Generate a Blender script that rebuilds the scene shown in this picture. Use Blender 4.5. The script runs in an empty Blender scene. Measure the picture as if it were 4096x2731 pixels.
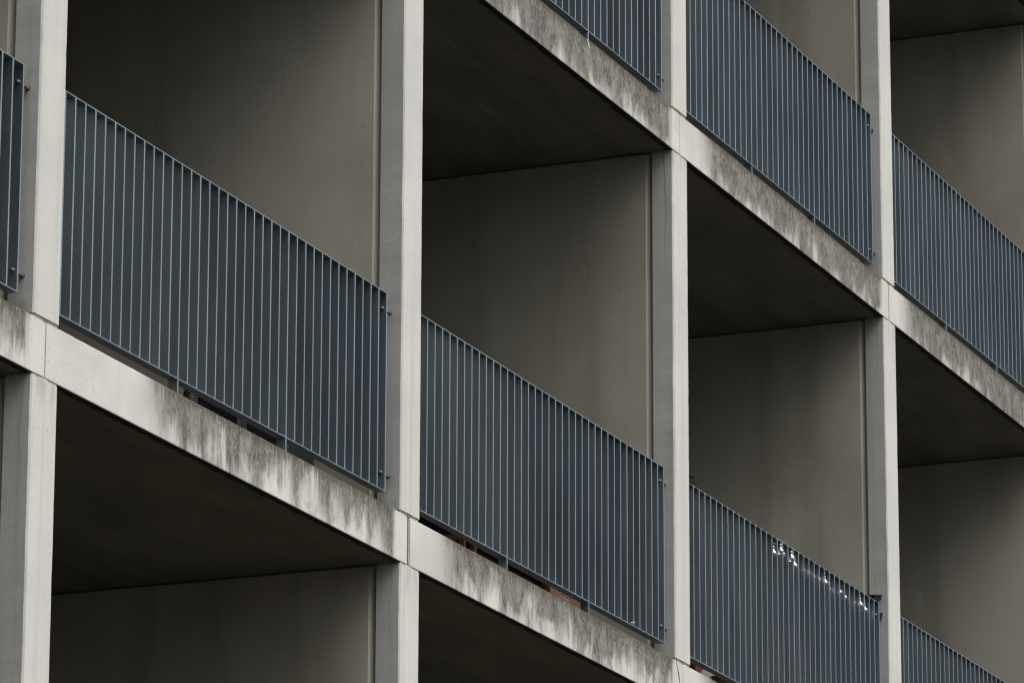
import bpy, bmesh, math, random
from mathutils import Vector, Matrix, noise
random.seed(7)
R = math.radians
sc = bpy.context.scene
C = sc.collection

# ---------------------------------------------------------------- camera
cam_data = bpy.data.cameras.new('camera')
cam = bpy.data.objects.new('camera', cam_data)
C.objects.link(cam)
cr = Vector((0.38402375, -0.92331864, 0.00290608))
cu = Vector((-0.24696803, -0.09968441, 0.96388267))
cf = Vector((0.88968115, 0.37087155, 0.26631137))
m = Matrix.Identity(4)
for i in range(3):
    m[i][0] = cr[i]; m[i][1] = cu[i]; m[i][2] = -cf[i]
m[0][3], m[1][3], m[2][3] = -16.72867, -8.95429, -5.29223
cam.matrix_world = m
cam_data.lens = 175.174
cam_data.sensor_width = 36.0
cam_data.clip_start = 0.5
cam_data.clip_end = 6000
cam_data.dof.use_dof = True
cam_data.dof.focus_distance = 23.5
cam_data.dof.aperture_fstop = 20
sc.camera = cam

# ---------------------------------------------------------------- world, sun, exposure
SUN_EL, SUN_AZ = 58.0, 0.0          # azimuth: degrees from -Y (facade side) towards +X
sd = Vector((math.sin(R(SUN_AZ)) * math.cos(R(SUN_EL)), -math.cos(R(SUN_AZ)) * math.cos(R(SUN_EL)), math.sin(R(SUN_EL))))
w = bpy.data.worlds.new('World'); sc.world = w
w.use_nodes = True
wn = w.node_tree.nodes; wl = w.node_tree.links
bg = wn['Background']
sky = wn.new('ShaderNodeTexSky'); sky.sky_type = 'NISHITA'; sky.sun_disc = False
sky.sun_elevation = R(SUN_EL)
sky.sun_rotation = math.atan2(sd.x, sd.y)
sky.dust_density = 4.0; sky.air_density = 1.0; sky.ozone_density = 1.0
hs = wn.new('ShaderNodeHueSaturation'); hs.inputs['Saturation'].default_value = 0.42
tc = wn.new('ShaderNodeTexCoord'); sx = wn.new('ShaderNodeSeparateXYZ'); mr = wn.new('ShaderNodeMapRange')
mr.inputs[1].default_value = 0.0; mr.inputs[2].default_value = 0.85; mr.inputs[3].default_value = 0.55; mr.inputs[4].default_value = 2.3
mx = wn.new('ShaderNodeMix'); mx.data_type = 'RGBA'; mx.blend_type = 'MULTIPLY'; mx.inputs[0].default_value = 1.0
wl.new(tc.outputs['Generated'], sx.inputs[0]); wl.new(sx.outputs[2], mr.inputs[0])
wl.new(sky.outputs[0], hs.inputs['Color']); wl.new(hs.outputs[0], mx.inputs[6]); wl.new(mr.outputs[0], mx.inputs[7]); wl.new(mx.outputs[2], bg.inputs[0])
bg.inputs[1].default_value = 0.10
sun_d = bpy.data.lights.new('sun', 'SUN'); sun_d.energy = 1.8; sun_d.angle = R(54); sun_d.color = (1.0, 0.975, 0.91)
sun = bpy.data.objects.new('sun', sun_d); C.objects.link(sun)
sun.rotation_euler = sd.to_track_quat('Z', 'Y').to_euler()
sun.location = sd * 60
sc.view_settings.view_transform = 'Standard'
sc.view_settings.look = 'None'
sc.view_settings.gamma = 1.0
sc.view_settings.exposure = 0.14
sc.cycles.max_bounces = 6
sc.cycles.diffuse_bounces = 1
sc.cycles.filter_width = 1.25
sc.cycles.use_denoising = True

# ---------------------------------------------------------------- node helpers
class NT:
    def __init__(s, name):
        s.m = bpy.data.materials.new(name); s.m.use_nodes = True
        s.t = s.m.node_tree; s.b = s.t.nodes['Principled BSDF']
    def n(s, typ, **k):
        nd = s.t.nodes.new(typ)
        for a, v in k.items(): setattr(nd, a, v)
        return nd
    def l(s, a, b): s.t.links.new(a, b)
    def inp(s, nd, i, v):
        if isinstance(v, bpy.types.NodeSocket): s.l(v, nd.inputs[i])
        elif v is not None: nd.inputs[i].default_value = v
    def math(s, op, a, b=None, c=None, clamp=False):
        nd = s.n('ShaderNodeMath', operation=op); nd.use_clamp = clamp
        s.inp(nd, 0, a); s.inp(nd, 1, b); s.inp(nd, 2, c)
        return nd.outputs[0]
    def ramp(s, v, a, b, lo=0.0, hi=1.0, kind='SMOOTHSTEP'):
        nd = s.n('ShaderNodeMapRange', interpolation_type=kind)
        s.inp(nd, 0, v); s.inp(nd, 1, a); s.inp(nd, 2, b); s.inp(nd, 3, lo); s.inp(nd, 4, hi)
        return nd.outputs[0]
    def mix(s, f, a, b, mode='MIX'):
        nd = s.n('ShaderNodeMix', data_type='RGBA', blend_type=mode)
        s.inp(nd, 0, f)
        s.inp(nd, 6, a if isinstance(a, bpy.types.NodeSocket) else (*a, 1))
        s.inp(nd, 7, b if isinstance(b, bpy.types.NodeSocket) else (*b, 1))
        return nd.outputs[2]
    def pos(s): return s.n('ShaderNodeNewGeometry').outputs['Position']
    def obj(s): return s.n('ShaderNodeTexCoord').outputs['Object']
    def sep(s, v):
        nd = s.n('ShaderNodeSeparateXYZ'); s.l(v, nd.inputs[0]); return nd.outputs
    def scaled(s, v, x, y, z, off=None):
        nd = s.n('ShaderNodeMapping'); s.l(v, nd.inputs[0]); nd.inputs['Scale'].default_value = (x, y, z)
        if off: nd.inputs['Location'].default_value = off
        return nd.outputs[0]
    def noise(s, v, scale, detail=3.0, rough=0.55, dist=0.0):
        nd = s.n('ShaderNodeTexNoise'); s.l(v, nd.inputs['Vector'])
        nd.inputs['Scale'].default_value = scale; nd.inputs['Detail'].default_value = detail
        nd.inputs['Roughness'].default_value = rough; nd.inputs['Distortion'].default_value = dist
        return nd.outputs[0]
    def vor(s, v, scale, rnd=1.0):
        nd = s.n('ShaderNodeTexVoronoi'); s.l(v, nd.inputs['Vector']); nd.inputs['Scale'].default_value = scale
        nd.inputs['Randomness'].default_value = rnd
        return nd.outputs['Distance'], nd.outputs['Color']
    def attr(s, name):
        nd = s.n('ShaderNodeAttribute'); nd.attribute_type = 'OBJECT'; nd.attribute_name = name
        return nd.outputs['Fac']
    def bump(s, h, strength, dist):
        nd = s.n('ShaderNodeBump'); s.l(h, nd.inputs['Height'])
        nd.inputs['Strength'].default_value = strength; nd.inputs['Distance'].default_value = dist
        s.l(nd.outputs[0], s.b.inputs['Normal'])
    def done(s, col=None, rough=0.8, metal=0.0, spec=None):
        if col is not None:
            if isinstance(col, bpy.types.NodeSocket): s.l(col, s.b.inputs['Base Color'])
            else: s.b.inputs['Base Color'].default_value = (*col, 1)
        if isinstance(rough, bpy.types.NodeSocket): s.l(rough, s.b.inputs['Roughness'])
        else: s.b.inputs['Roughness'].default_value = rough
        s.b.inputs['Metallic'].default_value = metal
        if spec is not None: s.b.inputs['Specular IOR Level'].default_value = spec
        return s.m

CLEAN = (0.555, 0.555, 0.518)

def pits(t, p, scale, thr, keep):
    """sparse small air holes: 1 inside a hole"""
    d, c = t.vor(p, scale)
    cs = t.n('ShaderNodeSeparateColor'); t.l(c, cs.inputs[0])
    hole = t.ramp(d, thr, thr * 0.6, 0, 1)
    return t.math('MULTIPLY', hole, t.math('GREATER_THAN', cs.outputs[0], keep))

def mat_column():
    t = NT('precast column concrete'); p = t.pos(); o = t.sep(t.obj())
    big = t.noise(p, 2.2, 4); fine = t.noise(p, 130, 2, 0.7)
    st = t.noise(t.scaled(p, 26, 26, 0.5), 1.0, 4, 0.6)
    col = t.mix(t.ramp(big, .3, .7), (CLEAN[0]*.93, CLEAN[1]*.93, CLEAN[2]*.94), (CLEAN[0]*1.05, CLEAN[1]*1.04, CLEAN[2]*1.02))
    col = t.mix(t.ramp(st, .48, .70, 0, .42), col, (.42, .40, .36))
    col = t.mix(t.ramp(st, .42, .25, 0, .25), col, (.72, .70, .665))
    col = t.mix(t.ramp(t.noise(p, 55, 4, .7), .42, .72, .0, .30), col, (.40, .395, .37))
    col = t.mix(t.ramp(t.noise(t.scaled(p, 1, 1, .5), 6, 4, .6), .52, .68, 0, .22), col, (.46, .46, .43))
    hole = pits(t, p, 42, .16, .93)
    col = t.mix(t.math('MULTIPLY', hole, .7), col, (.12, .115, .10))
    # brown run-off mark down the flank, below the slab joint
    wob = t.math('MULTIPLY', t.math('SUBTRACT', t.noise(t.scaled(p, 1, 1, 3.5), 1.5, 2), .5), .05)
    yy = t.math('ADD', o[1], wob)
    run = t.ramp(t.math('ABSOLUTE', t.math('SUBTRACT', yy, .045)), .008, .002)
    run = t.math('MULTIPLY', run, t.ramp(o[2], 1.9, 2.72))
    run = t.math('MULTIPLY', run, t.ramp(o[0], -.104, -.107))
    run = t.math('MULTIPLY', t.math('MULTIPLY', run, t.attr('run_mark')), .7)
    col = t.mix(run, col, (.30, .25, .17))
    # grime gathered at the foot and below the upper joint
    foot = t.math('MULTIPLY', t.ramp(o[2], .30, .0), t.ramp(t.noise(t.scaled(p, 9, 9, 4), 1, 4, .65), .42, .66))
    foot = t.math('MULTIPLY', foot, t.ramp(o[1], .01, .05))
    col = t.mix(t.math('MULTIPLY', foot, .5), col, (.20, .19, .14))
    top = t.math('MULTIPLY', t.ramp(o[2], 2.60, 2.76), t.ramp(t.noise(t.scaled(p, 14, 14, 3), 1, 3), .4, .7))
    col = t.mix(t.math('MULTIPLY', top, .55), col, (.30, .27, .22))
    t.bump(t.math('SUBTRACT', t.math('MULTIPLY', fine, .35), hole), .35, .003)
    return t.done(col, .82, spec=.35)

def mat_wall():
    t = NT('partition wall concrete'); p = t.pos()
    cl = t.noise(t.scaled(p, 1, .9, .8), 1.3, 4, .5); fine = t.noise(p, 110, 2, .7)
    st = t.noise(t.scaled(p, 5, 5, .35), 1.0, 4, .55)
    col = t.mix(t.ramp(cl, .3, .7), (.385, .358, .278), (.525, .494, .40))
    col = t.mix(t.ramp(st, .50, .70, 0, .45), col, (.29, .265, .20))
    col = t.mix(t.ramp(fine, .35, .7, 0, .16), col, (.22, .205, .18))
    hole = pits(t, p, 9, .045, .9)
    col = t.mix(hole, col, (.12, .11, .10))
    sc_ = t.noise(t.scaled(p, 1, 2, 1.4, (3, 1, 2)), 2.6, 5, .6, .6)
    col = t.mix(t.ramp(sc_, .58, .68, 0, .30), col, (.5, .48, .44))
    t.bump(fine, .25, .002)
    return t.done(col, .85, spec=.3)

def mat_soffit():
    t = NT('soffit concrete'); p = t.pos(); o = t.sep(t.obj())
    cl = t.noise(t.scaled(p, .8, 3, 1), 1.5, 4, .55); fine = t.noise(p, 120, 2)
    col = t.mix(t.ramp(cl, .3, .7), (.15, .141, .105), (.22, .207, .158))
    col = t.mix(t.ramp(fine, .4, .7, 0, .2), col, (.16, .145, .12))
    # black algae on the drip edge right behind the front arris: a stain with a ragged border
    rag = t.math('MULTIPLY', t.noise(t.scaled(p, 5, 20, 1), 1.6, 4, .65), .05)
    e = t.ramp(t.math('SUBTRACT', o[1], rag), .024, .008)
    col = t.mix(t.math('MULTIPLY', e, .93), col, (.014, .013, .011))
    sw = t.noise(t.scaled(p, 1.2, 14, 1), 1.3, 3, .6)
    col = t.mix(t.ramp(sw, .64, .7, 0, .25), col, (.40, .36, .29))
    return t.done(col, .85, spec=.25)

def mat_fascia():
    """front face of the floor slabs: pale concrete with grime running down from the top edge"""
    t = NT('weathered slab edge concrete'); p = t.pos(); o = t.sep(t.obj())
    L, T = SPAN, THK
    amt = t.attr('dirt_amount'); start = t.attr('dirt_start')
    big = t.noise(p, 2.4, 4); fine = t.noise(p, 150, 3, .75); mid = t.noise(t.scaled(p, 60, 60, 26), 1.0, 3, .7)
    base = t.mix(t.ramp(big, .3, .7), (.50, .50, .465), (.63, .62, .58))
    # warm faint runs in the clean parts
    w1 = t.noise(t.scaled(p, 9, 1, .7), 1.0, 3, .6)
    base = t.mix(t.ramp(w1, .5, .7, 0, .28), base, (.50, .46, .39))
    base = t.mix(t.ramp(fine, .4, .7, 0, .28), base, (.37, .36, .34))
    # where the grime sits along the bay
    jit = t.math('MULTIPLY', t.math('SUBTRACT', t.noise(t.scaled(p, 14, 1, 2), 1.0, 2), .5), .10)
    x = t.math('ADD', o[0], jit)
    left = t.ramp(x, t.math('SUBTRACT', start, .06), t.math('ADD', start, .30))
    right = t.ramp(x, L - .125, L - .20)
    ends = t.math('MULTIPLY', left, right)
    h = t.math('DIVIDE', t.math('ADD', o[2], T), T)            # 0 at the lower arris, 1 on top
    lg = t.noise(t.scaled(p, 4.2, 1, 2.4), 1.0, 5, .62, .7)           # broad patches
    s1 = t.noise(t.scaled(p, 16, 1, 2.0), 1.0, 5, .68, .35)          # streaks 5 cm
    s2 = t.noise(t.scaled(p, 55, 1, 5), 1.0, 3, .65)            # streaks 1-2 cm
    reach = t.math('ADD', t.math('MULTIPLY', t.math('SUBTRACT', lg, .5), 3.9), t.math('MULTIPLY', t.math('SUBTRACT', s1, .5), 1.5))
    reach = t.math('ADD', reach, t.math('MULTIPLY', t.math('SUBTRACT', s2, .5), .55))
    v = t.math('ADD', t.math('ADD', t.math('MULTIPLY', h, 1.25), reach), t.math('SUBTRACT', amt, .78))
    film = t.ramp(v, -.05, 1.15)
    film = t.math('MULTIPLY', film, ends)
    speck = t.ramp(t.math('ADD', mid, t.math('MULTIPLY', fine, .5)), .62, .88)
    dens = t.math('MULTIPLY', film, t.math('MULTIPLY_ADD', speck, .22, .78), clamp=True)
    dcol = t.mix(t.ramp(t.noise(t.scaled(p, 11, 1, 6), 1.0, 5, .6, .5), .38, .62), (.066, .063, .055), (.17, .158, .135))
    col = t.mix(dens, base, dcol)
    # thin dark drips and pale leached drips
    dr = t.noise(t.scaled(p, 46, 1, 1.1, (5, 0, 0)), 1.0, 3, .6)
    drm = t.math('MULTIPLY', t.math('MULTIPLY', t.ramp(dr, .57, .71), ends), t.ramp(t.math('ADD', h, s1), .55, 1.25))
    col = t.mix(t.math('MULTIPLY', drm, .78), col, (.085, .08, .075))
    pl = t.noise(t.scaled(p, 34, 1, 1.4, (11, 0, 3)), 1.0, 3, .6)
    plm = t.math('MULTIPLY', t.math('MULTIPLY', t.ramp(pl, .60, .76), ends), .40)
    col = t.mix(plm, col, (.56, .54, .50))
    # brown runs under the two railing feet
    for fx in (1.222, 2.285):
        rx = t.math('ABSOLUTE', t.math('SUBTRACT', x, fx + .01))
        rm = t.math('MULTIPLY', t.ramp(t.math('ADD', rx, t.math('MULTIPLY', s2, .05)), .065, .02), t.ramp(t.math('ADD', h, t.math('MULTIPLY', s1, .6)), .35, 1.2))
        col = t.mix(t.math('MULTIPLY', rm, .6), col, (.12, .098, .07))
    # mossy crust along the very top arris, ochre and white lichen grains
    crust = t.math('MULTIPLY', t.ramp(t.math('ADD', h, t.math('MULTIPLY', t.math('SUBTRACT', s2, .5), .9)), .74, 1.02), ends)
    col = t.mix(t.math('MULTIPLY', crust, .88), col, (.075, .068, .043))
    d1, c1 = t.vor(t.scaled(p, 1, 1, .7), 78)
    cs = t.n('ShaderNodeSeparateColor'); t.l(c1, cs.inputs[0])
    grain = t.math('MULTIPLY', t.ramp(d1, .40, .22), t.math('MULTIPLY', film, t.ramp(h, .0, .9)))
    pick = t.math('MULTIPLY', grain, t.math('GREATER_THAN', cs.outputs[0], .72))
    lich = t.math('MULTIPLY', t.ramp(lg, .42, .6), t.math('GREATER_THAN', cs.outputs[1], .45))
    gcol = t.mix(lich, (.55, .53, .47), (.42, .24, .06))
    col = t.mix(t.math('MULTIPLY', pick, .5), col, gcol)
    hole = pits(t, p, 55, .2, .82)
    hmask = t.ramp(t.noise(p, 5, 2), .42, .6, .1, .8)
    col = t.mix(t.math('MULTIPLY', hole, hmask), col, (.09, .085, .08))
    t.bump(t.math('SUBTRACT', t.math('ADD', t.math('MULTIPLY', fine, .6), t.math('MULTIPLY', t.math('MULTIPLY', mid, film), .8)), hole), .5, .003)
    return t.done(col, .86, spec=.3)

def mat_plain(name, col, rough=.6, metal=0., spec=None, var=.12, scale=20, bump=0.):
    t = NT(name); p = t.obj()
    nz = t.noise(p, scale, 4, .6)
    c = t.mix(t.ramp(nz, .3, .7), tuple(v*(1-var) for v in col), tuple(min(1, v*(1+var)) for v in col))
    if bump: t.bump(t.noise(p, scale*6, 3), .3, bump)
    return t.done(c, rough, metal, spec)

def mat_steel():
    t = NT('blue-grey coated steel'); p = t.pos()
    nz = t.noise(t.scaled(p, 8, 8, 1.2), 1.0, 4, .6); fine = t.noise(p, 60, 3)
    c = t.mix(t.ramp(nz, .3, .7), (.312, .376, .424), (.362, .428, .476))
    # dull dust film low on the bars
    c = t.mix(t.ramp(fine, .62, .78, 0, .25), c, (.20, .22, .235))
    r = t.ramp(nz, .3, .7, .36, .46, 'LINEAR')
    return t.done(c, r, .94)

def mat_wood(name, a, b, ax=(3, 3, 40)):
    t = NT(name); p = t.obj()
    g = t.noise(t.scaled(p, *ax), 1.0, 4, .6, .4)
    c = t.mix(t.ramp(g, .3, .7), a, b)
    t.bump(g, .2, .001)
    return t.done(c, .7, spec=.15)

def mat_weave():
    t = NT('black woven rope'); o = t.sep(t.obj())
    # courses of rope about 16 mm high, wrapped over uprights every 26 mm
    row = t.math('MULTIPLY', o[2], 1/.011)
    fr = t.math('FLOOR', row)
    ph = t.math('MULTIPLY', t.math('MODULO', fr, 2.0), math.pi)
    xs = t.math('MULTIPLY', t.math('ADD', o[0], o[1]), 2*math.pi/.030)
    wv = t.math('SINE', t.math('ADD', xs, ph))
    rr = t.math('ABSOLUTE', t.math('SINE', t.math('MULTIPLY', row, math.pi)))
    hgt = t.math('ADD', t.math('MULTIPLY', rr, .8), t.math('MULTIPLY', wv, .35))
    c = t.mix(t.ramp(hgt, .1, 1.0), (.003, .004, .005), (.017, .024, .029))
    t.bump(hgt, .8, .005)
    return t.done(c, .5, spec=.3)

def mat_glass():
    t = NT('clear bulb glass')
    t.b.inputs['Transmission Weight'].default_value = 1.0
    t.b.inputs['IOR'].default_value = 1.9
    n = t.noise(t.obj(), 40, 2); t.l(t.ramp(n, 0, 1, 0.0, 0.03), t.b.inputs['Roughness'])
    t.b.inputs['Base Color'].default_value = (.96, .98, 1, 1); t.b.inputs['Metallic'].default_value = .5
    return t.m

def mat_window():
    t = NT('dark window glass'); n = t.noise(t.obj(), 2, 2)
    return t.done(t.mix(n, (.012, .014, .016), (.02, .022, .024)), .06)

# ---------------------------------------------------------------- building measures (metres)
SPAN, HGT, THK, CW, CD = 3.541, 3.0, 0.2314, 0.2174, 0.1185
X0 = -0.002
DEPTH = 2.0
GROUND = -6.9
def colx(i): return X0 + i * SPAN + (0.012 if i == 1 else -0.006 if i == 0 else 0)

M_COL = mat_column(); M_WALL = mat_wall(); M_SOF = mat_soffit(); M_FAS = mat_fascia()
M_MORT = mat_plain('pale mortar', (.50, .465, .40), .9, var=.25, scale=60)
M_SEAL = mat_plain('beige joint sealant', (.34, .30, .26), .6, var=.12, scale=30)
M_STEEL = mat_steel()
M_BOLT = mat_plain('dull bolt steel', (.10, .115, .115), .42, .5, var=.3, scale=90)
M_ROD = mat_plain('weathered spacer tube', (.15, .14, .12), .6, .3, var=.3, scale=50)
M_GLASSW = mat_window()
M_FRAME = mat_plain('anthracite window frame', (.06, .065, .07), .5)
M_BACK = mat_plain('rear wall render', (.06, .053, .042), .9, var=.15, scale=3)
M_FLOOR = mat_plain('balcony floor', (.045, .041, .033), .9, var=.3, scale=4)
M_BLACK = mat_plain('black plastic', (.006, .006, .007), .6, spec=.15, var=.3)
M_CABLE = mat_plain('black rubber cable', (.006, .006, .007), .55, spec=.15, var=.3)
M_GROUND = mat_plain('ground cover', (.026, .0235, .016), .95, var=.4, scale=.6)

# ---------------------------------------------------------------- mesh helpers
def link(name, bm, mats, parent=None, smooth=False, loc=None):
    me = bpy.data.meshes.new(name)
    bmesh.ops.recalc_face_normals(bm, faces=bm.faces)
    bm.to_mesh(me); bm.free()
    for mm in (mats if isinstance(mats, (list, tuple)) else [mats]): me.materials.append(mm)
    if smooth:
        for pl in me.polygons: pl.use_smooth = True
    o = bpy.data.objects.new(name, me); C.objects.link(o)
    if parent is not None: o.parent = parent
    if loc is not None: o.location = loc
    return o
def empty(name, loc=(0, 0, 0), label=None, cat=None, group=None, kind=None):
    o = bpy.data.objects.new(name, None); C.objects.link(o); o.location = loc
    o.empty_display_size = .1
    tag(o, label, cat, group, kind); return o
def tag(o, label=None, cat=None, group=None, kind=None):
    if label: o['label'] = label
    if cat: o['category'] = cat
    if group: o['group'] = group
    if kind: o['kind'] = kind
    return o
def box(bm, x0, x1, y0, y1, z0, z1, bevel=0.0, mat=0):
    r = bmesh.ops.create_cube(bm, size=1.0)
    vs = r['verts']
    for v in vs:
        v.co = Vector(((x0+x1)/2 + v.co.x*(x1-x0), (y0+y1)/2 + v.co.y*(y1-y0), (z0+z1)/2 + v.co.z*(z1-z0)))
    fs = set(f for v in vs for f in v.link_faces)
    for f in fs: f.material_index = mat
    if bevel:
        es = list(set(e for v in vs for e in v.link_edges))
        bmesh.ops.bevel(bm, geom=es, offset=bevel, segments=1, profile=.5, affect='EDGES')
    return vs
def tube(bm, pts, rad, seg=8, caps=True):
    rings = []
    n = len(pts)
    for i, p in enumerate(pts):
        p = Vector(p)
        a = Vector(pts[max(i-1, 0)]); b = Vector(pts[min(i+1, n-1)])
        d = (b - a).normalized()
        up = Vector((0, 0, 1)) if abs(d.z) < .9 else Vector((0, 1, 0))
        s = d.cross(up).normalized(); t2 = s.cross(d)
        rr = rad[i] if isinstance(rad, (list, tuple)) else rad
        rings.append([bm.verts.new(p + (s*math.cos(2*math.pi*k/seg) + t2*math.sin(2*math.pi*k/seg))*rr) for k in range(seg)])
    for a, b in zip(rings, rings[1:]):
        for k in range(seg):
            bm.faces.new((a[k], a[(k+1) % seg], b[(k+1) % seg], b[k]))
    if caps:
        bm.faces.new(rings[0][::-1]); bm.faces.new(rings[-1])
def sphere(bm, c, r, seg=20, rng=12, sz=1.0):
    rr = bmesh.ops.create_uvsphere(bm, u_segments=seg, v_segments=rng, radius=r)
    for v in rr['verts']: v.co = Vector(c) + Vector((v.co.x, v.co.y, v.co.z*sz))
def copy_obj(o, parent, loc=None, name=None):
    c = o.copy()
    if name: c.name = name
    C.objects.link(c); c.parent = parent
    if loc is not None: c.location = loc
    return c

# ---------------------------------------------------------------- ground
bm = bmesh.new()
S = 2500
bmesh.ops.create_grid(bm, x_segments=20, y_segments=20, size=S)
g = link('ground', bm, M_GROUND, loc=(0, 0, GROUND)); tag(g, kind='structure')

# ---------------------------------------------------------------- the building
bld = empty('apartment_building', (0, 0, GROUND),
            'concrete apartment block with pale square columns, stained slab edges and deep dark balconies', 'building')
def onb(o):
    o.location = Vector(o.location) - Vector((0, 0, GROUND)); return o

LEVELS = [-6.0, -3.0, 0.0, 3.0, 6.0, 9.0]
NLO, NHI = -2, 7

def column_bm():
    bm = bmesh.new(); h = HGT - THK - 0.020; nz = 56
    b = .007
    prof = [(-CW/2+b, 0), (CW/2-b, 0), (CW/2, b), (CW/2, CD), (-CW/2, CD), (-CW/2, b)]
    rings = []
    for k in range(nz+1):
        z = .010 + h*k/nz; rg = []
        for j, (x, y) in enumerate(prof):
            q = noise.noise(Vector((x*9+j, z*11, j*3.1)))*.0028 if j in (0, 1, 2, 5) else 0
            rg.append(bm.verts.new((x + q, y + abs(q)*.5, z)))
        rings.append(rg)
    for a, c in zip(rings, rings[1:]):
        for j in range(6): bm.faces.new((a[j], a[(j+1) % 6], c[(j+1) % 6], c[j]))
    bm.faces.new(rings[0][::-1]); bm.faces.new(rings[-1])
    return bm
def wall_bm():
    bm = bmesh.new(); z0, z1 = .002, HGT - THK - .012
    hw = CW/2 - .001
    prof = [(-hw+.026, CD+.001), (hw-.026, CD+.001), (hw-.026, CD+.012), (hw, CD+.038), (hw, DEPTH), (-hw, DEPTH), (-hw, CD+.038), (-hw+.026, CD+.012)]
    a = [bm.verts.new((x, y, z0)) for x, y in prof]; b = [bm.verts.new((x, y, z1)) for x, y in prof]
    n = len(prof)
    for j in range(n): bm.faces.new((a[j], a[(j+1) % n], b[(j+1) % n], b[j]))
    bm.faces.new(a[::-1]); bm.faces.new(b)
    # recessed bedding mortar up to the soffit
    box(bm, -hw+.022, hw-.022, CD+.012, DEPTH, z1+.0005, HGT-THK-.0005, mat=1)
    return bm
def slab_bm():
    bm = bmesh.new(); x0, x1 = .008, SPAN-.008; n = 150
    rings = []
    for i in range(n+1):
        x = x0 + (x1-x0)*i/n
        q = noise.noise(Vector((x*14, 0, 0)))*.0018 + noise.noise(Vector((x*47, 3, 0)))*.0016
        q2 = noise.noise(Vector((x*12, 9, 0)))*.0014
        if i in (0, n): q = -.004; q2 = .004
        pr = [(0.002, -THK + max(0, q2*.4)), (0, -THK+.0025+max(0, q2)), (0, -.007+q), (.008+q, min(0, -.001+q*.6)), (.03, 0), (DEPTH+.3, 0), (DEPTH+.3, -THK)]
        e = .004 if i in (0, n) else 0
        rings.append([bm.verts.new((x, y + (e if y < .01 else 0), z)) for y, z in pr])
    k = 7
    for a, b in zip(rings, rings[1:]):
        for j in range(k):
            f = bm.faces.new((a[j], a[(j+1) % k], b[(j+1) % k], b[j]))
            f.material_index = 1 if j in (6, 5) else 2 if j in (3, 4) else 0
    bm.faces.new(rings[0][::-1]); bm.faces.new(rings[-1])
    return bm

col0 = slab0 = wall0 = mort0 = seal0 = back0 = None
# how dirty each slab edge is: (level, bay) -> amount, clean length at its left end
DIRT = {(0., 0): (.92, .85), (0., 1): (1.06, .30), (0., 2): (1.0, .26), (0., -1): (.80, .6), (0., 3): (1.0, .3),
        (3., 1): (1.42, .30), (3., 2): (1.40, .30), (3., 3): (1.52, .22), (3., 0): (1.3, .2)}
for z in LEVELS:
    for i in range(NLO, NHI):
        loc = (colx(i), 0, z - GROUND)
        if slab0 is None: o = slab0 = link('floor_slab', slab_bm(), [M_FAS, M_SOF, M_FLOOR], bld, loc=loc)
        else: o = copy_obj(slab0, bld, loc)
        a, s = DIRT.get((z, i), (.9, .3)); o['dirt_amount'] = a; o['dirt_start'] = s
    for i in range(NLO, NHI + 1):
        # sealant between neighbouring slabs, set back a little
        loc = (colx(i), 0, z - GROUND)
        if seal0 is None:
            bm = bmesh.new(); box(bm, -.0078, .0078, .0065, .25, -THK+.004, -.004)
            seal0 = link('joint_seal', bm, M_SEAL, bld, loc=loc)
        else: copy_obj(seal0, bld, loc)
for z in LEVELS[:-1]:
    for i in range(NLO, NHI + 1):
        loc = (colx(i), 0, z - GROUND)
        if col0 is None:
            col0 = link('column', column_bm(), M_COL, bld, loc=loc); o = col0
            bm = bmesh.new()
            box(bm, -CW/2+.006, CW/2-.006, .006, CD-.003, .0005, .0098)
            mort0 = link('mortar_joint', bm, M_MORT, bld, loc=loc)
            bm = bmesh.new(); box(bm, -CW/2+.004, CW/2-.004, .004, CD-.003, HGT-THK-.0098, HGT-THK-.0005)
            mort1 = link('mortar_joint', bm, M_MORT, bld, loc=loc)
            wall0 = link('partition_wall', wall_bm(), [M_WALL, M_SEAL], bld, loc=loc)
        else:
            o = copy_obj(col0, bld, loc); copy_obj(mort0, bld, loc); copy_obj(mort1, bld, loc); copy_obj(wall0, bld, loc)
        o['run_mark'] = {(2, 0.): 1.0, (0, -3.): .5, (1, -3.): .35, (3, 0.): .35}.get((i, z), 0.0)
for z in LEVELS[:-1]:
    for i in range(NLO, NHI):
        loc = (colx(i) + SPAN/2, DEPTH, z - GROUND)
        if back0 is None:
            bm = bmesh.new(); hw = SPAN/2 - CW/2; zt = HGT-THK-.001
            box(bm, -hw, -1.15, .001, .2, .001, zt); box(bm, 1.15, hw, .001, .2, .001, zt); box(bm, -1.149, 1.149, .001, .2, 2.3, zt)
            back0 = link('rear_wall', bm, M_BACK, bld, loc=loc)
            bm = bmesh.new()
            for a, b, c, d in ((-1.148, -1.08, .002, 2.298), (1.08, 1.148, .002, 2.298), (-1.079, 1.079, .002, .07), (-1.079, 1.079, 2.23, 2.298), (-.04, .04, .071, 2.229)):
                box(bm, a, b, .06, .13, c, d, .004)
            wf0 = link('patio_door', bm, M_FRAME, back0)
            bm = bmesh.new(); box(bm, -1.078, -.042, .088, .1, .072, 2.228); box(bm, .042, 1.078, .088, .1, .072, 2.228)
            gl0 = link('pane', bm, M_GLASSW, wf0)
        else:
            b = copy_obj(back0, bld, loc); f = copy_obj(wf0, b); copy_obj(gl0, f)
# plinth under the lowest slab
bm = bmesh.new(); box(bm, colx(NLO), colx(NHI), .35, 12, .0, -6 - THK - GROUND - .002)
link('plinth', bm, M_BACK, bld)
bm = bmesh.new(); box(bm, colx(NLO), colx(NHI), DEPTH+.32, 12, .01, 9 - GROUND)
link('rear_block', bm, M_BACK, bld)

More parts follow.
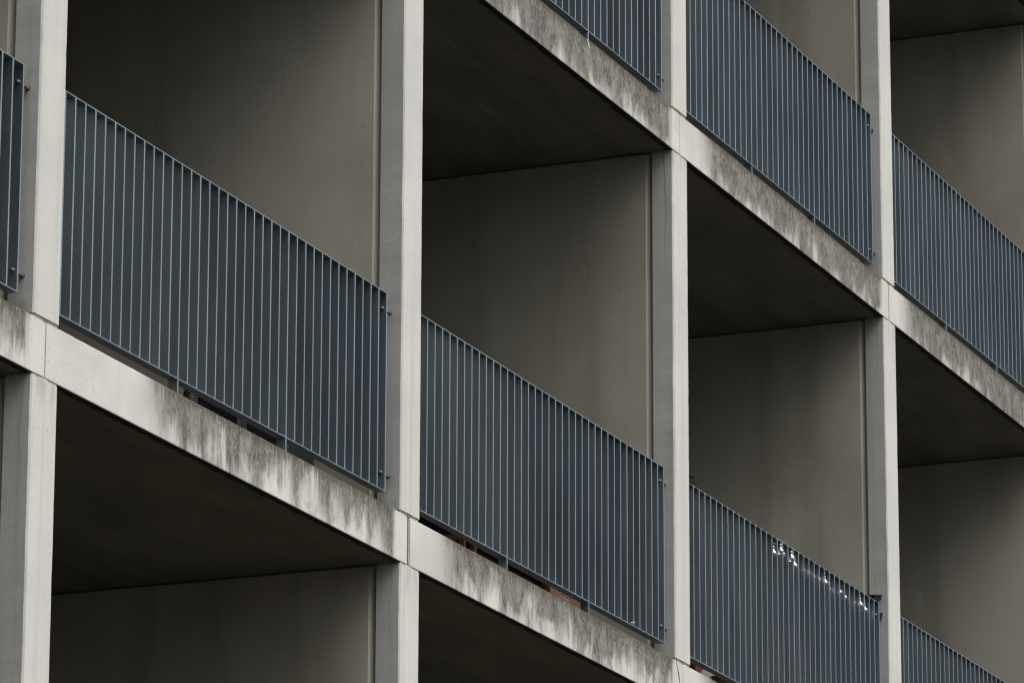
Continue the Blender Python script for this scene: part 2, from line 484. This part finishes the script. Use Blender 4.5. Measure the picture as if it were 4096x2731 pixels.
# fine crack running down from the third column's foot
ck = [(6.978, -.006), (6.983, -.022), (6.990, -.034), (6.994, -.047), (7.004, -.062), (7.008, -.078), (7.017, -.090), (7.019, -.108), (7.030, -.13), (7.036, -.152), (7.047, -.18), (7.049, -.20)]
bm = bmesh.new()
tube(bm, [(x, -.0002, z - GROUND) for x, z in ck], [.0016, .002, .0024, .0022, .003, .0036, .003, .0024, .002, .0017, .0014, .0008], 5)
link('crack', bm, mat_plain('dark crack', (.03, .028, .025), .95), bld)
# pale splash under the upper railing foot
bm = bmesh.new()
sp = [(5.728, 2.9965), (5.744, 2.9945), (5.762, 2.978), (5.771, 2.964), (5.771, 2.954), (5.764, 2.951), (5.757, 2.958), (5.744, 2.975)]
a = [bm.verts.new((x, -.0022, z - GROUND)) for x, z in sp]; b = [bm.verts.new((x, .001, z - GROUND)) for x, z in sp]
bm.faces.new(a); bm.faces.new(b[::-1])
for j in range(8): bm.faces.new((a[j], b[j], b[(j+1) % 8], a[(j+1) % 8]))
link('splash', bm, mat_plain('white droppings', (.46, .45, .42), .8), bld)

# ---------------------------------------------------------------- railings
RY0, RY1, RZ0, RZ1, NB = .034, .079, .073, 1.013, 37
GAP, GAPL = .078, .060
CLEAR = SPAN - CW
BT = .0084
PITCH = (CLEAR - GAP - GAPL - BT)/(NB - 1)
FIRST = CW/2 + GAPL + BT/2
proto = {}
def railing(i, z, label):
    r = empty('balcony_railing', (colx(i), 0, z), label, 'railing', 'grey bar railings between the concrete columns')
    xa, xb = FIRST - BT/2, FIRST + (NB-1)*PITCH + BT/2
    if not proto:
        bm = bmesh.new(); box(bm, -BT/2, BT/2, RY0, RY1, RZ0+.0062, RZ1-.0062, .0009)
        # weld fillets where the bar meets the rails
        for zz, s in ((RZ0+.006, 1), (RZ1-.006, -1)):
            vs = [bm.verts.new(v) for v in ((-BT/2-.005, RY0+.001, zz), (-BT/2, RY0+.001, zz), (-BT/2, RY0+.001, zz+s*.007), (-BT/2-.005, RY0+.004, zz), (-BT/2, RY0+.004, zz), (-BT/2, RY0+.004, zz+s*.007))]
            for f in ((0, 1, 2), (3, 5, 4), (0, 2, 5, 3)): bm.faces.new([vs[q] for q in f])
        b = link('bar', bm, M_STEEL, r, loc=(FIRST, 0, 0)); proto['bar'] = b
        for k in range(1, NB): copy_obj(b, r, (FIRST + k*PITCH, 0, 0))
        bm = bmesh.new(); box(bm, xa, xb, RY0, RY1, RZ1-.006, RZ1, .0009); proto['top'] = link('top_rail', bm, M_STEEL, r)
        bm = bmesh.new(); box(bm, xa, xb, RY0, RY1, RZ0, RZ0+.006, .0009); proto['bot'] = link('bottom_rail', bm, M_STEEL, r)
        bm = bmesh.new(); box(bm, -BT/2, BT/2, RY0, RY1, .006, RZ0-.0002, .0008)
        box(bm, -.03, .03, RY0+.004, RY1+.03, .0006, .0058, .0008)
        sphere(bm, (-.018, RY0+.012, .006), .008, 12, 8); sphere(bm, (.020, RY0+.012, .006), .008, 12, 8)
        proto['leg'] = link('leg', bm, M_STEEL, r, loc=(FIRST+12*PITCH, 0, 0)); copy_obj(proto['leg'], r, (FIRST+24*PITCH, 0, 0))
        for nm, sx, x in (('R', 1, xb), ('L', -1, xa)):
            for zz in (.937, .163):
                if not proto.get('bolt'+nm):
                    bm = bmesh.new()
                    gp = GAP if sx > 0 else GAPL
                    tube(bm, [(0, 0, 0), (sx*(gp-.0005), 0, 0)], .0085, 14)
                    tube(bm, [(sx*(gp-.008), 0, 0), (sx*(gp-.001), 0, 0)], .0115, 14)
                    s = link('spacer', bm, M_ROD, r, loc=(x, .055, zz)); proto['spacer'+nm] = s
                    bm = bmesh.new(); sphere(bm, (0, 0, 0), .0085, 16, 10); tube(bm, [(-sx*.0, 0, 0), (sx*.009, 0, 0)], .0105, 14)
                    h = link('bolt', bm, M_BOLT, r, smooth=True, loc=(x - sx*(BT+.009), .055, zz)); proto['bolt'+nm] = h
                else:
                    copy_obj(proto['spacer'+nm], r, (x, .055, zz)); copy_obj(proto['bolt'+nm], r, (x - sx*(BT+.009), .055, zz))
    else:
        for k in range(NB): copy_obj(proto['bar'], r, (FIRST + k*PITCH, 0, 0))
        copy_obj(proto['top'], r); copy_obj(proto['bot'], r)
        for k in (12, 24): copy_obj(proto['leg'], r, (FIRST + k*PITCH, 0, 0))
        for nm, sx, x in (('R', 1, xb), ('L', -1, xa)):
            for zz in (.937, .163):
                copy_obj(proto['spacer'+nm], r, (x, .055, zz)); copy_obj(proto['bolt'+nm], r, (x - sx*(BT+.009), .055, zz))
    return r
RL = [(-1, 0., 'bar railing cut off by the left edge, left of the leftmost column'),
      (0, 0., 'large bar railing at left, with black woven seats behind the gap under it'),
      (1, 0., 'vertical bar railing with brown wooden furniture and a cardboard box behind the gap under it'),
      (2, 0., 'vertical bar railing with clear round bulbs and black cable hanging along its top rail'),
      (3, 0., 'railing at the lower right corner, cut off by the bottom edge'),
      (1, 3., 'upper railing cut off by the top edge, white splash on the slab below'),
      (2, 3., 'upper railing between the third and fourth columns, over a heavily stained slab edge'),
      (3, 3., 'upper railing cut off by the right edge of the picture, right of the fourth column')]
for i, z, l in RL: railing(i, z, l)

# ---------------------------------------------------------------- string of bulbs on the railing of the third bay
X2 = colx(2)
st = empty('string_light', (X2, RY1, 1.0), 'string of clear round glass bulbs on black cable along a railing top', 'string lights')
off = Vector((0, -RY1, -1.0))
M_GL = mat_glass(); M_SOCK = mat_plain('grey socket metal', (.45, .46, .48), .3, .8)
# cable wound round the top rail, one turn per bar gap, and sagging behind the bars
bm = bmesh.new(); pts = []
x0c = FIRST - .02; x1c = FIRST + (NB-1)*PITCH
turns = NB - 1; per = 16
for q in range(turns*per + 1):
    a = q/per; ph = a - math.floor(a)
    x = x0c + .055 + a*PITCH
    if x > x1c: break
    th = 2*math.pi*ph
    # quick wrap for a quarter of the turn, hang below for the rest
    if ph < .25:
        k = ph/.25*2*math.pi
        y = (RY0+RY1)/2 - math.sin(k)*(.0275); zz = RZ1-.003 + math.cos(k-math.pi)*(-.0075) - .0
        y = (RY0+RY1)/2 + math.cos(k)*.0275; zz = RZ1-.003 + math.sin(k)*.0075
    else:
        k = (ph-.25)/.75
        y = RY1 + .005 + .012*math.sin(math.pi*k); zz = RZ1-.003 - .030*math.sin(math.pi*k)
    pts.append((x, y + off.y, zz + off.z))
tube(bm, pts, .0022, 6)
link('cable', bm, M_CABLE, st, smooth=True)
BUL = [(1.531,.04,.916), (1.702,.05,.948), (1.878,.04,.919), (1.960,.06,.935), (2.066,.06,.934), (2.154,.06,.938), (2.242,.06,.935), (2.336,.06,.938), (2.424,.05,.937), (2.507,.06,.92), (2.580,.06,.931), (2.678,.05,.933), (2.762,.05,.92), (2.845,.06,.921), (2.947,.06,.932), (3.047,.05,.936), (3.127,.05,.922), (3.204,.06,.924)]
b0 = None
def bulb(x, y, z):
    global b0, s0
    loc = (x, y + off.y, z + off.z)
    if b0 is None:
        bm = bmesh.new()
        prof = []
        for k in range(13):
            a = math.pi*(k/12)*.88
            prof.append((.0185*math.sin(math.pi*.12*0 + a + 0) if k else 0.0001, -.0185*math.cos(a)))
        prof.append((.0065, .0215)); prof.append((.0062, .026))
        seg = 22; rings = [[bm.verts.new((r_*math.cos(2*math.pi*j/seg), r_*math.sin(2*math.pi*j/seg), h_)) for j in range(seg)] for r_, h_ in prof]
        for a, b in zip(rings, rings[1:]):
            for j in range(seg): bm.faces.new((a[j], a[(j+1) % seg], b[(j+1) % seg], b[j]))
        bm.faces.new(rings[0][::-1]); bm.faces.new(rings[-1])
        b0 = link('bulb', bm, M_GL, st, smooth=True, loc=loc)
        bm = bmesh.new(); tube(bm, [(0, 0, .0265), (0, 0, .038), (0, 0, .043)], [.0068, .0068, .003], 12)
        tube(bm, [(0, 0, .043), (.002, -.002, .052), (.001, -.004, .060)], .0016, 6)
        s0 = link('socket', bm, M_SOCK, b0, smooth=True)
    else:
        b = copy_obj(b0, st, loc); copy_obj(s0, b)
for x, y, z in BUL: bulb(x, y, z)
bulb(1.560, .008, .932); bulb(1.740, .008, .930)

def housing(name, loc, lx, ly, h, tilt, label):
    t = empty(name, loc, label, 'solar panel', 'black solar housings on the railing with the bulbs')
    bm = bmesh.new(); vs = box(bm, -lx/2+.006, lx/2-.006, -ly/2+.006, ly/2-.006, -.002, h, .003)
    b = link('housing', bm, M_BLACK, t); b.rotation_euler = (0, tilt, 0)
    bm = bmesh.new(); box(bm, -lx/2, lx/2, -ly/2, ly/2, h, h+.007, .002)
    b2 = link('panel', bm, mat_plain('solar glass', (.008, .009, .014), .5, spec=.15), t); b2.rotation_euler = (0, tilt, 0)
    bm = bmesh.new(); box(bm, -.012, .012, -.024, -.018, -.026, -.002, .001); box(bm, -.012, .012, .020, .026, -.026, -.002, .001)
    link('clip', bm, M_BLACK, t)
housing('solar_housing', (X2+.255, .062, RZ1+.012), .10, .055, .034, R(-9), 'small black box on the railing top at its left end, right against the bright column')
housing('solar_housing', (X2+3.355, .062, RZ1+.018), .15, .055, .022, R(-11), 'tilted flat black box on the railing top at its right end above the bulbs')
# strap loop on the upper spacer of that railing
bm = bmesh.new(); pts = []
for k in range(25):
    a = 2*math.pi*k/24
    u = .030*math.cos(a); v = .010*math.sin(a)
    pts.append((u*.92 - v*.3, .004*math.sin(2*a), u*.62 + v*.95))
tube(bm, pts, .0042, 7, False)
lp = link('strap_loop', bm, M_CABLE, smooth=True, loc=(X2+SPAN-CW/2-.028, .046, .944))
tag(lp, 'black strap loop around the spacer at the right end of the bulb railing', 'strap')
# white cable tie on the bottom rail of the second bay
bm = bmesh.new()
tube(bm, [(-.030, -.003, .000), (-.012, -.006, .006), (.004, -.004, .0085), (.014, -.002, .010)], .0017, 6)
box(bm, .010, .019, -.007, .001, .006, .015, .001)
ct = link('cable_tie', bm, mat_plain('white nylon', (.62, .62, .60), .5), loc=(6.43, RY0-.001, .080))
tag(ct, 'small white cable tie on the bottom rail near its right end', 'cable tie')

# ---------------------------------------------------------------- things behind the railings
M_WV = mat_weave(); M_CUSH_SHADE = mat_plain('black cushion cloth and seat shade', (.006, .006, .008), .95, spec=.03)
def rounded(name, mats, x0, x1, y0, y1, z0, z1, b, par=None, seg=4, top_only=False):
    bm = bmesh.new()
    r = bmesh.ops.create_cube(bm, size=1.0)
    for v in r['verts']: v.co = Vector(((x0+x1)/2 + v.co.x*(x1-x0), (y0+y1)/2 + v.co.y*(y1-y0), (z0+z1)/2 + v.co.z*(z1-z0)))
    es = [e for e in bm.edges if not top_only or max(v.co.z for v in e.verts) > z0+.01]
    bmesh.ops.bevel(bm, geom=es, offset=b, segments=seg, profile=.5, affect='EDGES')
    return link(name, bm, mats, par, smooth=False)
sf = empty('woven_sofa', (2.88, .46, 0), 'black woven rope sofa behind the large left railing, showing under its bottom rail', 'sofa')
def sub(o, base):
    o.location = Vector(o.location) - Vector(base.location); return o
sub(rounded('armrest', M_WV, 2.48, 2.57, .36, .57, .03, .62, .012, sf), sf)
sub(rounded('armrest', M_WV, 2.99, 3.28, .36, .57, .03, .62, .012, sf), sf)
sub(rounded('seat_shade_block', M_CUSH_SHADE, 2.571, 2.989, .41, .57, .05, .34, .01, sf), sf)  # black block between the armrests, its colour stands for shade under the seat
sub(rounded('cushion', M_CUSH_SHADE, 2.573, 2.987, .40, .57, .345, .48, .03, sf), sf)
pf = empty('woven_basket', (2.112, .42, 0), 'narrow black woven rope basket just left of the woven sofa', 'basket')
bm = bmesh.new()
tube(bm, [(2.112, .42, .02), (2.112, .42, .12), (2.112, .42, .20), (2.112, .42, .262), (2.114, .422, .285), (2.118, .424, .292)], [.024, .027, .029, .030, .024, .012], 20)
sub(link('body', bm, M_WV, pf, smooth=True), pf)
bm = bmesh.new(); tube(bm, [(2.112, .42, .0005), (2.112, .42, .0195)], .026, 20)
sub(link('foot', bm, M_CUSH_SHADE, pf), pf)

M_WD = mat_wood('orange brown wood', (.075, .029, .012), (.145, .057, .022))
M_WDD = mat_wood('dark brown wood', (.016, .009, .006), (.034, .016, .009))
wb = empty('wooden_bench', (5.43, .6, 0), 'orange brown wooden bench behind the second railing, posts showing below the rail', 'bench')
def wpart(nm, x0, x1, y0, y1, z0, z1, mat=M_WD):
    bm = bmesh.new(); box(bm, x0, x1, y0, y1, z0, z1, .002)
    return sub(link(nm, bm, mat, wb), wb)
for x in (4.877, 5.013, 5.974): wpart('leg', x, x+.0195, .30, .33, .001, .62)
for x in (4.877, 5.974): wpart('leg', x, x+.0195, .86, .89, .001, .62)
wpart('stretcher', 4.879, 4.893, .331, .859, .205, .238)
wpart('stretcher', 4.898, 5.012, .306, .324, .225, .262)
wpart('stretcher', 5.976, 5.990, .331, .859, .205, .238)
wpart('back_panel', 4.898, 5.972, .8665, .884, .05, .62, M_WDD)
for k in range(6):
    wpart('seat_slat', 4.8765, 5.9945, .30+k*.10, .375+k*.10, .6205, .638, M_WDD)
for k in range(4):
    wpart('front_slat', 5.034, 5.972, .333, .344, .07+k*.075, .10+k*.075, M_WDD)
wpart('dark_filler', 4.899, 5.972, .345, .855, .03, .60, mat_plain('near black shade filler', (.010, .007, .005), .9, spec=.05))  # near-black block added so the gaps between posts and slats stay dark
wc = empty('wooden_crate', (4.4, .9, 0), 'dark wooden crate in the shade left of the wooden bench', 'crate')
for (x0, x1, y0, y1, z0, z1, nm) in ((4.05, 4.075, .62, .65, .001, .60, 'post'), (4.70, 4.725, .62, .65, .001, .60, 'post'), (4.05, 4.075, 1.20, 1.23, .001, .60, 'post'), (4.70, 4.725, 1.2, 1.23, .001, .60, 'post'),
                                 (4.076, 4.699, .63, .645, .10, .19, 'board'), (4.076, 4.699, .63, .645, .21, .30, 'board'), (4.076, 4.699, .63, .645, .32, .41, 'board'), (4.076, 4.699, .63, .645, .43, .58, 'board'),
                                 (4.704, 4.72, .651, 1.199, .2, .34, 'board'), (4.704, 4.72, .651, 1.199, .38, .56, 'board')):
    bm = bmesh.new(); box(bm, x0, x1, y0, y1, z0, z1, .002)
    sub(link(nm, bm, M_WDD, wc), wc)

# cardboard box with printed letters
M_CARD = mat_plain('brown cardboard', (.115, .058, .034), .85, var=.08, scale=8)
M_PRINT = mat_plain('pale print', (.22, .15, .12), .8)
cbx = empty('cardboard_box', (6.27, .38, 0), 'brown cardboard box with pale HDR print, right of the wooden bench', 'box')
BY = .325
sub(rounded('carton', M_CARD, 5.998, 6.60, BY, BY+.16, .002, .52, .004, cbx, 1), cbx)
bm = bmesh.new()
def stroke(x0, z0, x1, z1, wd=.0026):
    d = Vector((x1-x0, 0, z1-z0)); L_ = d.length; d.normalize(); n_ = Vector((-d.z, 0, d.x))*wd/2
    a = Vector((x0, 0, z0)) - d*wd/2; b = Vector((x1, 0, z1)) + d*wd/2
    vs = [bm.verts.new((p.x, y, p.z)) for y in (BY-.0012, BY+.001) for p in (a-n_, a+n_, b+n_, b-n_)]
    for f in ((0, 1, 2, 3), (7, 6, 5, 4), (0, 4, 5, 1), (1, 5, 6, 2), (2, 6, 7, 3), (3, 7, 4, 0)): bm.faces.new([vs[q] for q in f])
px, pz, lh, lw = 6.165, .206, .019, .034
for a in ((0, 0, 0, 1), (1, 0, 1, 1), (0, .5, 1, .5)): stroke(px+a[0]*lw, pz+a[1]*lh, px+a[2]*lw, pz+a[3]*lh)
px2 = px + .046
for a in ((0, 0, 0, 1), (0, 1, .7, 1), (.7, 1, 1, .75), (1, .75, 1, .25), (1, .25, .7, 0), (.7, 0, 0, 0)): stroke(px2+a[0]*lw, pz+a[1]*lh, px2+a[2]*lw, pz+a[3]*lh)
px3 = px + .092
for a in ((0, 0, 0, 1), (0, 1, .8, 1), (.8, 1, 1, .85), (1, .85, 1, .6), (1, .6, .8, .48), (.8, .48, 0, .48), (.55, .48, 1, 0)): stroke(px3+a[0]*lw, pz+a[1]*lh, px3+a[2]*lw, pz+a[3]*lh)
sub(link('lettering', bm, M_PRINT, cbx), cbx)
bm = bmesh.new(); box(bm, px-.004, px3+lw+.008, BY-.0012, BY+.001, pz-.015, pz-.006)
sub(link('print_band', bm, M_PRINT, cbx), cbx)

# third bay: board with red stripe, wooden post and a brown board
ps = empty('striped_board', (8.35, .42, 0), 'pale board with a dark red diagonal stripe, behind the foot of the bulb railing', 'board')
bm = bmesh.new(); box(bm, 8.275, 8.75, .40, .415, .002, .62, .002)
sub(link('panel', bm, mat_plain('cream board', (.26, .235, .21), .7), ps), ps)
bm = bmesh.new()
q = [(8.30, .195), (8.352, .195), (8.50, .30), (8.44, .31)]
for y in (.3985,): pass
a = [bm.verts.new((x, .3975, z)) for x, z in q]; b = [bm.verts.new((x, .401, z)) for x, z in q]
bm.faces.new(a); bm.faces.new(b[::-1])
for j in range(4): bm.faces.new((a[j], b[j], b[(j+1) % 4], a[(j+1) % 4]))
sub(link('stripe', bm, mat_plain('dark red paint', (.13, .007, .013), .5), ps), ps)
wp = empty('wooden_post', (8.24, .36, 0), 'orange wooden post leaning left of the striped board, by the third column', 'post')
bm = bmesh.new(); box(bm, 8.215, 8.262, .355, .395, .001, .7, .002)
sub(link('shaft', bm, M_WD, wp), wp)
bm = bmesh.new(); box(bm, 8.209, 8.268, .349, .401, .7005, .72, .002)
sub(link('cap', bm, M_WD, wp), wp)
cr2 = empty('wooden_box', (8.9, .36, 0), 'reddish brown wooden box in front of the striped board, low behind the bulb railing', 'box')
bm = bmesh.new(); box(bm, 8.56, 9.4, .30, .39, .002, .236, .003)
sub(link('body', bm, M_WDR if 'M_WDR' in globals() else mat_wood('red brown wood', (.085, .034, .016), (.13, .055, .028)), cr2), cr2)
bm = bmesh.new(); box(bm, 8.555, 9.405, .295, .395, .2365, .246, .002)
sub(link('lid', bm, M_WD, cr2), cr2)
